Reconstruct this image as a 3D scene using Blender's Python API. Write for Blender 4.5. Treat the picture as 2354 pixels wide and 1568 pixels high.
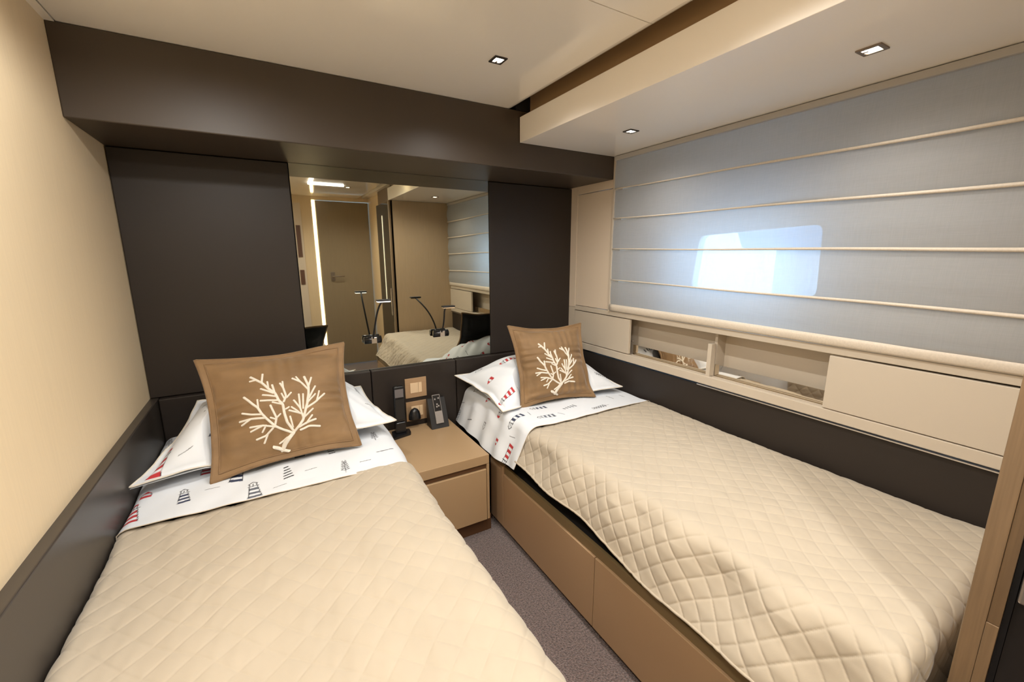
import bpy, bmesh, math, random
import numpy as np
from mathutils import Matrix, Vector

# ------------------------------------------------------------------ scene, camera, light, exposure
for o in list(bpy.data.objects):
    bpy.data.objects.remove(o, do_unlink=True)
SC = bpy.context.scene
COL = SC.collection
S = 1.12            # survey unit (metres)
ZC = 1.3692         # camera height over the carpet

def V(x, y, z):     # survey coordinates (camera at the origin) -> metres, floor at z = 0
    return (x * S, y * S, z * S + ZC)

YAW, PIT, ROL, FPX = 0.525307135, 0.201864733, -0.00260016449, 970.166
fw = np.array([math.sin(YAW) * math.cos(PIT), math.cos(YAW) * math.cos(PIT), -math.sin(PIT)])
rt = np.array([math.cos(YAW), -math.sin(YAW), 0.0])
up = np.cross(rt, fw)
rr = math.cos(ROL) * rt + math.sin(ROL) * up
uu = -math.sin(ROL) * rt + math.cos(ROL) * up
cd = bpy.data.cameras.new('camera')
cam = bpy.data.objects.new('camera', cd)
COL.objects.link(cam)
cd.sensor_width = 36.0
cd.lens = 36.0 * FPX / 2354.0
cd.clip_start = 0.02
cam.matrix_world = Matrix(((rr[0], uu[0], -fw[0], 0), (rr[1], uu[1], -fw[1], 0), (rr[2], uu[2], -fw[2], ZC), (0, 0, 0, 1)))
SC.camera = cam

wd = bpy.data.worlds.new('overcast_sky')
SC.world = wd
wd.use_nodes = True
bg = wd.node_tree.nodes['Background']
bg.inputs[0].default_value = (0.50, 0.74, 1.0, 1)
bg.inputs[1].default_value = 5.0

SC.view_settings.view_transform = 'Standard'
SC.view_settings.look = 'None'
SC.view_settings.gamma = 1.0
SC.view_settings.use_curve_mapping = False
SC.view_settings.exposure = 0.45

LAMP_COL = (1.0, 0.975, 0.93)
SPOT_W = 33.0       # each recessed downlight in the high ceiling
SOFFIT_W = 7.5     # each downlight in the soffit
LED_STRENGTH = 12.0 # ceiling light frame over the aisle
DOOR_LED = 12.0

# ------------------------------------------------------------------ materials
MATS = {}

def mat(name, col, rough=0.5, metal=0.0, spec=0.5, noise=0.0, nscale=40.0, nvec=(1, 1, 1), bump=0.0, bscale=200.0,
        bvec=None, coat=0.0, sheen=0.0, emit=None, estr=0.0, bdist=0.002):
    m = bpy.data.materials.new(name)
    m.use_nodes = True
    nt = m.node_tree
    b = nt.nodes['Principled BSDF']
    b.inputs['Base Color'].default_value = (*col, 1)
    b.inputs['Roughness'].default_value = rough
    b.inputs['Metallic'].default_value = metal
    b.inputs['Specular IOR Level'].default_value = spec
    b.inputs['Coat Weight'].default_value = coat
    b.inputs['Coat Roughness'].default_value = 0.08
    if sheen:
        b.inputs['Sheen Weight'].default_value = sheen
        b.inputs['Sheen Roughness'].default_value = 0.4
    if emit:
        b.inputs['Emission Color'].default_value = (*emit, 1)
        b.inputs['Emission Strength'].default_value = estr
    if noise or bump:
        tc = nt.nodes.new('ShaderNodeNewGeometry')
    if noise:
        mp = nt.nodes.new('ShaderNodeMapping')
        mp.inputs['Scale'].default_value = nvec
        nt.links.new(tc.outputs['Position'], mp.inputs['Vector'])
        n = nt.nodes.new('ShaderNodeTexNoise')
        n.inputs['Scale'].default_value = nscale
        n.inputs['Detail'].default_value = 4
        nt.links.new(mp.outputs[0], n.inputs['Vector'])
        r = nt.nodes.new('ShaderNodeValToRGB')
        r.color_ramp.elements[0].position = 0.3
        r.color_ramp.elements[1].position = 0.7
        r.color_ramp.elements[0].color = (*[c * (1 - noise) for c in col], 1)
        r.color_ramp.elements[1].color = (*[min(1, c * (1 + noise)) for c in col], 1)
        nt.links.new(n.outputs['Fac'], r.inputs[0])
        nt.links.new(r.outputs[0], b.inputs['Base Color'])
    if bump:
        mp2 = nt.nodes.new('ShaderNodeMapping')
        mp2.inputs['Scale'].default_value = bvec or (1, 1, 1)
        nt.links.new(tc.outputs['Position'], mp2.inputs['Vector'])
        n2 = nt.nodes.new('ShaderNodeTexNoise')
        n2.inputs['Scale'].default_value = bscale
        n2.inputs['Detail'].default_value = 3
        nt.links.new(mp2.outputs[0], n2.inputs['Vector'])
        bp = nt.nodes.new('ShaderNodeBump')
        bp.inputs['Strength'].default_value = bump
        bp.inputs['Distance'].default_value = bdist
        nt.links.new(n2.outputs['Fac'], bp.inputs['Height'])
        nt.links.new(bp.outputs[0], b.inputs['Normal'])
    MATS[name] = m
    return m

mat('wall_cream', (0.83, 0.675, 0.455), 0.55, noise=0.022, nscale=6, nvec=(30, 30, 1.2), bump=0.05, bscale=60, bvec=(20, 20, 1))
mat('ceiling_lacquer', (0.97, 0.92, 0.84), 0.16, spec=0.5, coat=0.7)
mat('soffit_lacquer', (0.96, 0.90, 0.82), 0.12, spec=0.5, coat=0.3)
mat('dado_leather_lit', (0.040, 0.032, 0.026), 0.36, spec=0.85, bump=0.12, bscale=900, bdist=0.0006, noise=0.05, nscale=3)  # same leather as the panels, lightened for the quilt's reflection along it
mat('beam_leather', (0.052, 0.037, 0.025), 0.46, spec=0.5, bump=0.12, bscale=900, bdist=0.0006, noise=0.05, nscale=3)
mat('dark_leather', (0.026, 0.0195, 0.0158), 0.46, spec=0.34, bump=0.12, bscale=900, bdist=0.0006, noise=0.05, nscale=3)
mat('black_gap', (0.006, 0.005, 0.005), 0.7)
mat('cabinet_cream', (0.54, 0.465, 0.37), 0.30, spec=0.4)
mat('panel_cream', (0.66, 0.55, 0.43), 0.38, spec=0.4)
mat('nightstand_tan', (0.43, 0.285, 0.155), 0.36, spec=0.4, noise=0.02, nscale=5)
mat('base_tan', (0.46, 0.305, 0.175), 0.40, spec=0.4)
mat('base_olive', (0.20, 0.14, 0.065), 0.4)
mat('groove_brown', (0.10, 0.045, 0.018), 0.5)
mat('wood_oak', (0.195, 0.127, 0.071), 0.38, noise=0.10, nscale=5, nvec=(40, 40, 1.5))
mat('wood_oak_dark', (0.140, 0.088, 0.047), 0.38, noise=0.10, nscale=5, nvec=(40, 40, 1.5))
mat('carpet', (0.185, 0.128, 0.112), 0.95, spec=0.1, noise=0.65, nscale=150, bump=1.0, bscale=220, bdist=0.012, sheen=0.3)
mat('mattress_ticking', (0.06, 0.05, 0.045), 0.8, noise=0.05, nscale=30)
mat('quilt_ivory', (0.475, 0.405, 0.312), 0.75, spec=0.25, noise=0.03, nscale=9, bump=0.25, bscale=900, bdist=0.0006, sheen=0.25)
mat('quilt_binding', (0.47, 0.40, 0.305), 0.75, spec=0.25, noise=0.03, nscale=60)
mat('cushion_velvet', (0.235, 0.140, 0.064), 0.62, spec=0.3, noise=0.16, nscale=7, nvec=(1, 1, 2.2), sheen=0.45, bump=0.2, bscale=700, bdist=0.0006)
mat('cushion_piping', (0.22, 0.130, 0.060), 0.6, spec=0.3, noise=0.1, nscale=40, sheen=0.3)
mat('coral_felt', (0.74, 0.68, 0.58), 0.85, noise=0.05, nscale=90, bump=0.4, bscale=700, bdist=0.0008)
mat('black_plastic', (0.010, 0.010, 0.011), 0.25, spec=0.5)
mat('black_matte', (0.012, 0.011, 0.011), 0.5)
mat('screen_grey', (0.16, 0.145, 0.145), 0.25)
mat('silver_plastic', (0.34, 0.31, 0.29), 0.35, metal=0.4)
mat('plate_bronze', (0.46, 0.30, 0.17), 0.34, metal=0.25, noise=0.05, nscale=8, nvec=(1, 1, 40))
mat('switch_cream', (0.74, 0.55, 0.35), 0.4)
mat('steel', (0.62, 0.58, 0.54), 0.25, metal=0.9)
mat('trim_black', (0.025, 0.018, 0.014), 0.35)
mat('trim_steel', (0.24, 0.19, 0.15), 0.38, metal=0.6)
mat('lamp_glow', (1, 0.9, 0.8), 0.5, emit=(1.0, 0.90, 0.76), estr=14)
mat('led_glow', (1, 0.9, 0.7), 0.5, emit=LAMP_COL, estr=LED_STRENGTH)
mat('door_led_glow', (1, 0.9, 0.7), 0.5, emit=(1.0, 0.83, 0.50), estr=DOOR_LED)
mat('reading_glow', (1, 1, 1), 0.5, emit=(1.0, 0.97, 0.9), estr=1.6)
mat('reflected_line_glow', (1, 0.9, 0.7), 0.5, emit=(1.0, 0.86, 0.6), estr=1.2)
mat('dark_glass', (0.012, 0.011, 0.010), 0.05, spec=0.8, coat=0.5)
mat('door_olive', (0.26, 0.20, 0.125), 0.30, spec=0.5, noise=0.04, nscale=6, nvec=(30, 30, 1))
mat('footwall_tan', (0.44, 0.315, 0.19), 0.5, noise=0.04, nscale=6, nvec=(30, 30, 1.2))
mat('back_cream', (0.70, 0.54, 0.34), 0.5, noise=0.03, nscale=6, nvec=(30, 30, 1.2))
mat('cushion_black', (0.008, 0.008, 0.009), 0.7, sheen=0.1)
mat('headrail_grey', (0.46, 0.44, 0.42), 0.7)
mat('print_brown', (0.12, 0.055, 0.03), 0.5)
mat('recess_white', (0.80, 0.80, 0.78), 0.6)
mat('boat_grey', (0.30, 0.36, 0.44), 0.5)
mat('batten_cream', (0.62, 0.54, 0.44), 0.6, noise=0.06, nscale=200)

# mirror, slightly green-grey
m = mat('mirror_glass', (0.56, 0.56, 0.49), 0.015, metal=1.0)
m = mat('mirror_strip', (0.80, 0.74, 0.64), 0.03, metal=1.0)

# clear pane
m = bpy.data.materials.new('pane_glass'); m.use_nodes = True; MATS['pane_glass'] = m
nt = m.node_tree; nt.nodes.remove(nt.nodes['Principled BSDF'])
g = nt.nodes.new('ShaderNodeBsdfGlossy'); g.inputs['Roughness'].default_value = 0.02
t = nt.nodes.new('ShaderNodeBsdfTransparent'); t.inputs[0].default_value = (0.93, 0.96, 1, 1)
mx = nt.nodes.new('ShaderNodeMixShader'); mx.inputs[0].default_value = 0.06
nt.links.new(t.outputs[0], mx.inputs[1]); nt.links.new(g.outputs[0], mx.inputs[2])
nt.links.new(mx.outputs[0], nt.nodes['Material Output'].inputs[0])

# sheer blind cloth: woven, lets some view and much light through
m = bpy.data.materials.new('blind_cloth'); m.use_nodes = True; MATS['blind_cloth'] = m
nt = m.node_tree; nt.nodes.remove(nt.nodes['Principled BSDF'])
geo = nt.nodes.new('ShaderNodeNewGeometry')
def _stretch(vec, sc):
    mp = nt.nodes.new('ShaderNodeMapping'); mp.inputs['Scale'].default_value = vec
    nt.links.new(geo.outputs['Position'], mp.inputs['Vector'])
    n = nt.nodes.new('ShaderNodeTexNoise'); n.inputs['Scale'].default_value = sc; n.inputs['Detail'].default_value = 3
    nt.links.new(mp.outputs[0], n.inputs['Vector'])
    return n
n1 = _stretch((1, 2, 60), 9); n2 = _stretch((1, 60, 2), 9)
ad = nt.nodes.new('ShaderNodeMath'); ad.operation = 'ADD'
nt.links.new(n1.outputs['Fac'], ad.inputs[0]); nt.links.new(n2.outputs['Fac'], ad.inputs[1])
rp = nt.nodes.new('ShaderNodeMapRange')
rp.inputs['From Min'].default_value = 0.7; rp.inputs['From Max'].default_value = 1.3
rp.inputs['To Min'].default_value = 0.12; rp.inputs['To Max'].default_value = 0.19
nt.links.new(ad.outputs[0], rp.inputs['Value'])
df = nt.nodes.new('ShaderNodeBsdfDiffuse'); df.inputs[0].default_value = (0.49, 0.47, 0.445, 1)
tl = nt.nodes.new('ShaderNodeBsdfTranslucent'); tl.inputs[0].default_value = (0.60, 0.63, 0.66, 1)
tp = nt.nodes.new('ShaderNodeBsdfTransparent'); tp.inputs[0].default_value = (0.95, 0.97, 1, 1)
m1 = nt.nodes.new('ShaderNodeMixShader'); m1.inputs[0].default_value = 0.48
nt.links.new(df.outputs[0], m1.inputs[1]); nt.links.new(tl.outputs[0], m1.inputs[2])
m2 = nt.nodes.new('ShaderNodeMixShader')
nt.links.new(rp.outputs[0], m2.inputs[0])
nt.links.new(m1.outputs[0], m2.inputs[1]); nt.links.new(tp.outputs[0], m2.inputs[2])
nt.links.new(m2.outputs[0], nt.nodes['Material Output'].inputs[0])

# printed cotton: the print is a colour attribute on the cloth
m = bpy.data.materials.new('printed_cotton'); m.use_nodes = True; MATS['printed_cotton'] = m
nt = m.node_tree; b = nt.nodes['Principled BSDF']
b.inputs['Roughness'].default_value = 0.8; b.inputs['Specular IOR Level'].default_value = 0.2
at = nt.nodes.new('ShaderNodeAttribute'); at.attribute_name = 'print'
nt.links.new(at.outputs['Color'], b.inputs['Base Color'])

# ------------------------------------------------------------------ mesh helpers
WLOC = {}

def finish(name, verts, faces, material, parent=None, smooth=False, loc=None):
    verts = np.asarray(verts, float)
    if parent is None:
        if loc is None:
            mn, mxx = verts.min(0), verts.max(0)
            loc = np.array([(mn[0] + mxx[0]) / 2, (mn[1] + mxx[1]) / 2, mn[2]])
        base = np.asarray(loc, float)
    else:
        base = WLOC[parent.name]
    me = bpy.data.meshes.new(name)
    me.from_pydata((verts - base).tolist(), [], faces)
    me.update()
    if smooth:
        me.polygons.foreach_set('use_smooth', [True] * len(me.polygons))
    if material:
        me.materials.append(MATS[material])
    o = bpy.data.objects.new(name, me)
    COL.objects.link(o)
    if parent is None:
        o.location = base
    else:
        o.parent = parent
    WLOC[o.name] = base
    return o

def root(name, loc):
    o = bpy.data.objects.new(name, None)
    o.empty_display_size = 0.05
    COL.objects.link(o)
    o.location = loc
    WLOC[o.name] = np.asarray(loc, float)
    return o

def tag(o, label, cat, group=None):
    o['label'] = label
    o['category'] = cat
    if group:
        o['group'] = group
    return o

def struct(o, label=None):
    o['kind'] = 'structure'
    if label:
        o['label'] = label
    return o

def bm_out(bm):
    bm.verts.ensure_lookup_table()
    for i, v in enumerate(bm.verts):
        v.index = i
    vs = [tuple(v.co) for v in bm.verts]
    fs = [[v.index for v in f.verts] for f in bm.faces]
    bm.free()
    return vs, fs

def boxg(x0, x1, y0, y1, z0, z1, bev=0.0, seg=2, conv=True):
    """box from survey coordinates, edges eased by bev metres"""
    a = V(x0, y0, z0) if conv else (x0, y0, z0)
    b = V(x1, y1, z1) if conv else (x1, y1, z1)
    bm = bmesh.new()
    bmesh.ops.create_cube(bm, size=1)
    for v in bm.verts:
        v.co = Vector([(a[i] + b[i]) / 2 + v.co[i] * (b[i] - a[i]) for i in range(3)])
    if bev:
        bmesh.ops.bevel(bm, geom=list(bm.edges), offset=bev, segments=seg, profile=0.5, affect='EDGES')
    return bm_out(bm)

def join(parts):
    vs, fs = [], []
    for v, f in parts:
        n = len(vs)
        vs += list(v)
        fs += [[i + n for i in q] for q in f]
    return vs, fs

def box(name, dims, material, parent=None, bev=0.0, seg=2):
    v, f = boxg(*dims, bev=bev, seg=seg)
    return finish(name, v, f, material, parent)

def tube(pts, rad, n=8, closed=False, cap=True):
    pts = [Vector(p) for p in pts]
    rads = rad if hasattr(rad, '__len__') else [rad] * len(pts)
    vs, fs = [], []
    prev = None
    for i, p in enumerate(pts):
        if closed:
            d = pts[(i + 1) % len(pts)] - pts[i - 1]
        else:
            d = pts[min(i + 1, len(pts) - 1)] - pts[max(i - 1, 0)]
        d.normalize()
        if prev is None:
            a = d.orthogonal().normalized()
        else:
            a = (prev - d * prev.dot(d)).normalized()
        prev = a
        c = d.cross(a)
        for k in range(n):
            t = 2 * math.pi * k / n
            vs.append(tuple(p + (a * math.cos(t) + c * math.sin(t)) * rads[i]))
    m_ = len(pts)
    for i in range(m_ if closed else m_ - 1):
        j = (i + 1) % m_
        for k in range(n):
            fs.append([i * n + k, i * n + (k + 1) % n, j * n + (k + 1) % n, j * n + k])
    if cap and not closed:
        fs.append(list(range(n))[::-1])
        fs.append([(m_ - 1) * n + k for k in range(n)])
    return vs, fs

def sweep(profile, axis_pts_fn, n):
    pass

def grid_faces(nu, nv):
    i = np.arange(nu - 1)[:, None] * nv + np.arange(nv - 1)[None, :]
    q = np.stack([i, i + nv, i + nv + 1, i + 1], -1).reshape(-1, 4)
    return q

def fast_mesh(name, P, quads, material, parent=None, attr=None, flip=False):
    """large grid mesh through foreach_set"""
    P = np.asarray(P, float).reshape(-1, 3)
    if parent is None:
        mn, mxx = P.min(0), P.max(0)
        base = np.array([(mn[0] + mxx[0]) / 2, (mn[1] + mxx[1]) / 2, mn[2]])
    else:
        base = WLOC[parent.name]
    if flip:
        quads = quads[:, ::-1]
    me = bpy.data.meshes.new(name)
    nq = len(quads)
    me.vertices.add(len(P)); me.loops.add(nq * 4); me.polygons.add(nq)
    me.vertices.foreach_set('co', (P - base).ravel())
    me.loops.foreach_set('vertex_index', np.ascontiguousarray(quads).ravel().astype(np.int32))
    me.polygons.foreach_set('loop_start', np.arange(0, nq * 4, 4, dtype=np.int32))
    me.polygons.foreach_set('use_smooth', np.ones(nq, bool))
    me.update(calc_edges=True)
    me.validate()
    if attr is not None:
        ca = me.color_attributes.new('print', 'FLOAT_COLOR', 'POINT')
        c = np.ones((len(P), 4)); c[:, :3] = attr.reshape(-1, 3)
        ca.data.foreach_set('color', c.ravel())
    me.materials.append(MATS[material])
    o = bpy.data.objects.new(name, me)
    COL.objects.link(o)
    if parent is None:
        o.location = base
    else:
        o.parent = parent
    WLOC[o.name] = base
    return o

def snoise(a, b, seed, freq, n=7):
    """smooth pseudo noise: a sum of sines in random directions"""
    r = np.random.RandomState(seed)
    out = 0
    for i in range(n):
        t = r.uniform(0, 2 * np.pi); f = freq * r.uniform(0.5, 1.6); p = r.uniform(0, 2 * np.pi)
        out = out + np.sin(2 * np.pi * f * (a * np.cos(t) + b * np.sin(t)) + p)
    return out / n ** 0.5

def grid_normals(P):
    du = np.gradient(P, axis=0); dv = np.gradient(P, axis=1)
    n = np.cross(du, dv)
    return n / (np.linalg.norm(n, axis=-1, keepdims=True) + 1e-12)

def polyprism(poly, plane, d0, d1):
    """extrude a 2D polygon; plane 'yz' -> x from d0 to d1 (metres)"""
    n = len(poly)
    vs = []
    for d in (d0, d1):
        for p in poly:
            vs.append({'yz': (d, p[0], p[1]), 'xz': (p[0], d, p[1]), 'xy': (p[0], p[1], d)}[plane])
    fs = [list(range(n))[::-1], [n + i for i in range(n)]]
    fs += [[i, (i + 1) % n, n + (i + 1) % n, n + i] for i in range(n)]
    return vs, fs

def rounded_poly(corners, r, seg=6):
    out = []
    n = len(corners)
    for i in range(n):
        p = Vector(corners[i]); a = Vector(corners[i - 1]) - p; b_ = Vector(corners[(i + 1) % n]) - p
        a.normalize(); b_.normalize()
        p0 = p + a * r; p1 = p + b_ * r
        for k in range(seg + 1):
            t = k / seg
            q = p0 * (1 - t) ** 2 + p * 2 * t * (1 - t) + p1 * t * t
            out.append((q.x, q.y))
    return out

# ------------------------------------------------------------------ survey planes
XL, XR = -0.423, 1.556      # side walls
YH = 2.0                    # head wall panels
YBEAM = 1.662               # front of the overhead beam
ZB, ZS, ZCEIL, ZF = 0.364, 0.469, 0.597, -1.2225
YF, XP = 0.147, 1.01        # partition at the foot of the window-side bed
YBACK = -0.95
ZLED = -0.532               # top of the dark dado

# ------------------------------------------------------------------ shell
o = struct(box('floor', (XL - .05, 1.80, YBACK - .05, 2.10, ZF - .05, ZF), 'carpet'), 'purple brown cut pile carpet in the aisle')

# ceiling of two lacquered boards with an open shadow gap beside the soffit
cl = root('ceiling', V(0.3, 0.4, ZCEIL)); struct(cl, 'glossy cream lacquered ceiling')
def ceiling_board(y0, y1):
    prof = [(XL + .022, ZCEIL)]
    r = 0.05
    for k in range(9):
        t = k / 8 * math.pi / 2
        prof.append((0.945 + r * math.sin(t), ZCEIL + r * (1 - math.cos(t)) * 1.2))
    prof += [(0.995, ZCEIL + .08), (XL + .022, ZCEIL + .08)]
    p = [(x * S, z * S + ZC) for x, z in prof]
    v, f = polyprism(p, 'xz', y0 * S, y1 * S)
    finish('ceiling_panel', v, f, 'ceiling_lacquer', cl)
box('ceiling_panel', (0.9965, 1.80, YBACK - .05, YF - .031, ZCEIL, ZCEIL + .08), 'ceiling_lacquer', cl)
ceiling_board(YBACK - .05, 0.9035); ceiling_board(0.9065, YBEAM + .01)
box('backing_board', (XL - .05, 1.80, YBACK - .05, 2.1, ZCEIL + .082, ZCEIL + .12), 'groove_brown', cl)
struct(box('trim_1', (XL, XL + .02, YBACK, YBEAM, ZCEIL - .003, ZCEIL + .08), 'ceiling_lacquer'), 'cream shadow trim between side wall and ceiling')

# soffit along the window wall
sf = root('soffit', V(1.3, 0.6, ZS)); struct(sf, 'dropped glossy cream soffit over the window')
box('fascia', (1.003, 1.80, YF - .03, YBEAM - .002, ZS, 0.570), 'soffit_lacquer', sf, bev=.0015)
box('back_strip', (1.055, 1.80, YF - .03, YBEAM - .002, 0.5705, ZCEIL + .08), 'nightstand_tan', sf)

# beam over the bed heads
bmv = root('beam', V(0.56, 1.83, ZB)); struct(bmv, 'dark brown padded beam boxing over the bed heads')
box('front_board', (XL, 1.549, YBEAM, 2.06, ZB, ZCEIL - .001), 'beam_leather', bmv, bev=.004, seg=3)
box('gap_block', (0.985, 1.05, YBEAM - .0, YBEAM + .1, ZCEIL - .0005, ZCEIL + .079), 'black_gap', bmv)

# side wall left with dado
wl = root('wall_left', V(XL, 0.5, ZF)); struct(wl, 'cream grained wall panel with dark dado')
box('upper_panel', (XL - .05, XL, YBACK, 2.10, ZLED, ZCEIL + .08), 'wall_cream', wl)
box('dado_panel', (XL - .05, XL + .026, YBACK, 2.10, ZF, ZLED), 'dado_leather_lit', wl, bev=.004, seg=3)

# head wall
wh = root('wall_head', V(0.5, 2.05, ZF)); struct(wh, 'dark brown leather panelled wall at the bed heads')
box('backing', (XL, 1.80, 2.035, 2.10, ZF, ZCEIL + .08), 'black_gap', wh)
box('upper_panel', (XL + .003, 0.1245, YH, 2.034, ZLED + .002, ZB - .003), 'dark_leather', wh, bev=.003)
box('upper_panel', (1.027, 1.562, YH, 2.034, ZLED + .002, ZB - .003), 'dark_leather', wh, bev=.003)
for x0, x1 in ((XL + .028, 0.3825), (0.3855, 0.8095), (0.8125, 1.553)):
    box('lower_panel', (x0, x1, YH - .022, 2.034, ZF, ZLED - .001), 'dark_leather', wh, bev=.005, seg=3)

# mirror
mr = root('wall_mirror', V(0.575, 2.02, ZLED + .003))
tag(mr, 'large frameless wall mirror between the dark head wall panels', 'mirror')
box('glass', (0.1275, 1.0240, YH + .004, YH + .012, ZLED + .0005, ZB - .001), 'mirror_glass', mr)
box('backing', (0.1275, 1.0240, YH + .0125, 2.034, ZLED + .0005, ZB - .001), 'black_matte', mr)

# back wall with door
wb = root('wall_back', V(0.5, YBACK, ZF)); struct(wb, 'cream wall behind the photographer with a flush door')
box('wall_panel', (XL, 0.492, YBACK - .05, YBACK, ZF, ZCEIL + .08), 'back_cream', wb)
box('wall_panel', (1.062, 1.80, YBACK - .05, YBACK, ZF, ZCEIL + .08), 'back_cream', wb)
box('header_panel', (0.493, 1.061, YBACK - .05, YBACK, 0.56, ZCEIL + .08), 'back_cream', wb)
box('trim_strip', (0.31, 0.385, YBACK, YBACK + .012, ZF, 0.52), 'panel_cream', wb)
for z0, z1 in ((-.02, .30), (-.30, -.15)):
    t_ = box('wall_plaque', (0.325, 0.365, YBACK + .0122, YBACK + .02, z0, z1), 'print_brown')
    tag(t_, ('taller upper' if z1 > .1 else 'shorter lower') + ' brown plaque on the cream strip seen in the mirror', 'plaque', 'brown plaques by the door')
d1 = root('door_1', V(0.79, YBACK, ZF)); struct(d1, 'olive brown cabin door seen in the mirror')
box('leaf', (0.525, 1.056, YBACK - .05, YBACK - .004, ZF + .01, 0.555), 'door_olive', d1, bev=.003)
box('lock_plate', (0.62, 0.66, YBACK - .004, YBACK + .004, -.27, -.18), 'trim_steel', d1, bev=.001)
v, f = tube([V(.64, YBACK + .004, -.225), V(.64, YBACK + .045, -.225), V(.66, YBACK + .05, -.225), V(.75, YBACK + .05, -.225)], .007)
finish('handle', v, f, 'trim_steel', d1, True)
ld = root('door_light_strip', V(0.508, YBACK, ZF + .02)); tag(ld, 'tall warm light strip beside the door, seen in mirror', 'light strip')
box('diffuser', (0.497, 0.52, YBACK - .03, YBACK - .002, ZF + .02, 0.555), 'door_led_glow', ld)
box('channel', (0.493, 0.5245, YBACK - .05, YBACK - .031, ZF + .02, 0.558), 'trim_steel', ld)

# partition at the foot of the window-side bed, its end faces the aisle
wp = root('wall_partition', V(1.3, 0.1, ZF)); struct(wp, 'oak faced partition at the foot of the window bed')
box('foot_panel', (XP + .001, 1.80, YF - .03, YF, ZF, ZS - .001), 'footwall_tan', wp, bev=.001)
box('end_board', (XP - .012, XP + .02, .1215, YF, ZF, ZS - .001), 'wood_oak', wp, bev=.0015)
box('end_board', (XP - .012, XP + .02, .1065, .1212, ZF, -.612), 'wood_oak', wp, bev=.0008)
box('shaded_end_board', (XP - .010, XP + .02, .1065, .1212, -.6115, ZS - .001), 'wood_oak_dark', wp, bev=.0008)  # upper end board, with the shade on it put into a darker oak
wr_ = root('wardrobe', V(1.2, -.13, ZF)); tag(wr_, 'wardrobe with black framed dark glass door at the right edge', 'wardrobe')
box('carcass', (XP + .02, 1.80, -.37, .105, ZF, ZCEIL - .001), 'wood_oak_dark', wr_)
box('frame_strip', (XP - .006, XP + .019, .0985, .106, ZF + .01, ZS - .002), 'black_plastic', wr_)
gl = box('door_glass', (XP - .002, XP + .019, -.365, .098, ZF + .01, ZS - .002), 'dark_glass', wr_)
hd = box('handle', (XP - .020, XP - .0025, .070, .0955, -.55, -.30), 'steel', gl, bev=.004)
box('reflected_line', (XP - .006, XP - .0025, -.152, -.148, -.42, .36), 'reflected_line_glow', gl)  # glowing strip drawn as a reflection of light in the glass, not a lamp
struct(box('wall_corridor', (1.062, 1.10, YBACK, -.371, ZF, ZCEIL - .001), 'back_cream'), 'cream corridor wall past the wardrobe')

# ------------------------------------------------------------------ window wall
ww = root('wall_right', V(1.65, 1.0, ZF)); struct(ww, 'cream panelled window wall of the cabin')
XH = 1.72
wloop = rounded_poly([(0.775, 0.107), (1.272, 0.085), (1.300, -0.158), (0.765, -0.158)][::1], 0.035)
bm = bmesh.new()
outer = [(YF, -.31), (1.70, -.31), (1.70, ZS + .02), (YF, ZS + .02)]
vo = [bm.verts.new(V(XH, y, z)) for y, z in outer]
vi = [bm.verts.new(V(XH, y, z)) for y, z in wloop]
es = [bm.edges.new((vo[i], vo[(i + 1) % len(vo)])) for i in range(len(vo))]
es += [bm.edges.new((vi[i], vi[(i + 1) % len(vi)])) for i in range(len(vi))]
bmesh.ops.triangle_fill(bm, use_beauty=True, use_dissolve=False, edges=es)
ext = bmesh.ops.extrude_face_region(bm, geom=list(bm.faces))
for e_ in ext['geom']:
    if isinstance(e_, bmesh.types.BMVert):
        e_.co.x += 0.05
v, f = bm_out(bm)
finish('hull_lining', v, f, 'recess_white', ww)
box('recess_top', (1.575, XH, YF, 1.70, ZS - .0005, ZS + .02), 'recess_white', ww)
box('recess_end', (1.575, XH, 1.66, 1.70, -.31, ZS), 'recess_white', ww)
# cream boards beside the blind
box('corner_stile', (1.553, 1.60, 1.945, 2.034, -.3, ZB + .10), 'panel_cream', ww, bev=.001)
box('head_rail', (1.553, 1.60, 1.655, 1.944, 0.325, ZS), 'panel_cream', ww, bev=.001)
box('side_panel', (1.557, 1.60, 1.662, 1.9425, -.288, 0.322), 'panel_cream', ww, bev=.001)
box('blind_stile', (1.545, 1.60, 1.648, 1.660, -.295, ZS - .001), 'cabinet_cream', ww, bev=.002)
box('lower_panel', (1.560, 1.80, YF + .001, 2.034, ZF, -.546), 'dark_leather', ww)
box('rail_line', (1.5475, 1.562, YF + .001, 1.10, -.5440, -.5405), 'steel', ww)

win = root('window_1', V(XH + .03, 1.03, -.158)); struct(win, 'slanted hull window glowing behind the blind')
wl_in = [((y - 1.03) * .99 + 1.03, (z + .03) * .985 - .03) for y, z in wloop]
v, f = polyprism([(y * S, z * S + ZC) for y, z in wl_in], 'yz', (XH + .02) * S, (XH + .024) * S)
finish('pane', v, f, 'pane_glass', win)
v, f = tube([V(XH + .0, y, z) for y, z in wloop], .006, 8, closed=True)
finish('window_frame', v, f, 'recess_white', win, True)

# moored boat outside
bt = root('moored_boat', V(4.2, 2.0, -1.2)); tag(bt, 'pale blue grey boat shape blurred beyond the window', 'boat')
v, f = polyprism(rounded_poly([(-1.2 + 2.6, 1.42), (2.85, 1.42), (2.95, 1.66), (1.4, 1.66)], .05), 'yz', 4.6, 5.4)
finish('cabin_top', v, f, 'boat_grey', bt)
v, f = polyprism(rounded_poly([(0.4, 0.2), (3.4, 0.2), (3.7, .78), (0.2, .78)], .08), 'yz', 4.5, 5.6)
finish('hull', v, f, 'recess_white', bt)
v, f = polyprism([(1.6, .775), (2.7, .775), (2.7, 1.425), (1.6, 1.425)], 'yz', 5.0, 5.3)
finish('deckhouse', v, f, 'recess_white', bt)

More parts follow.
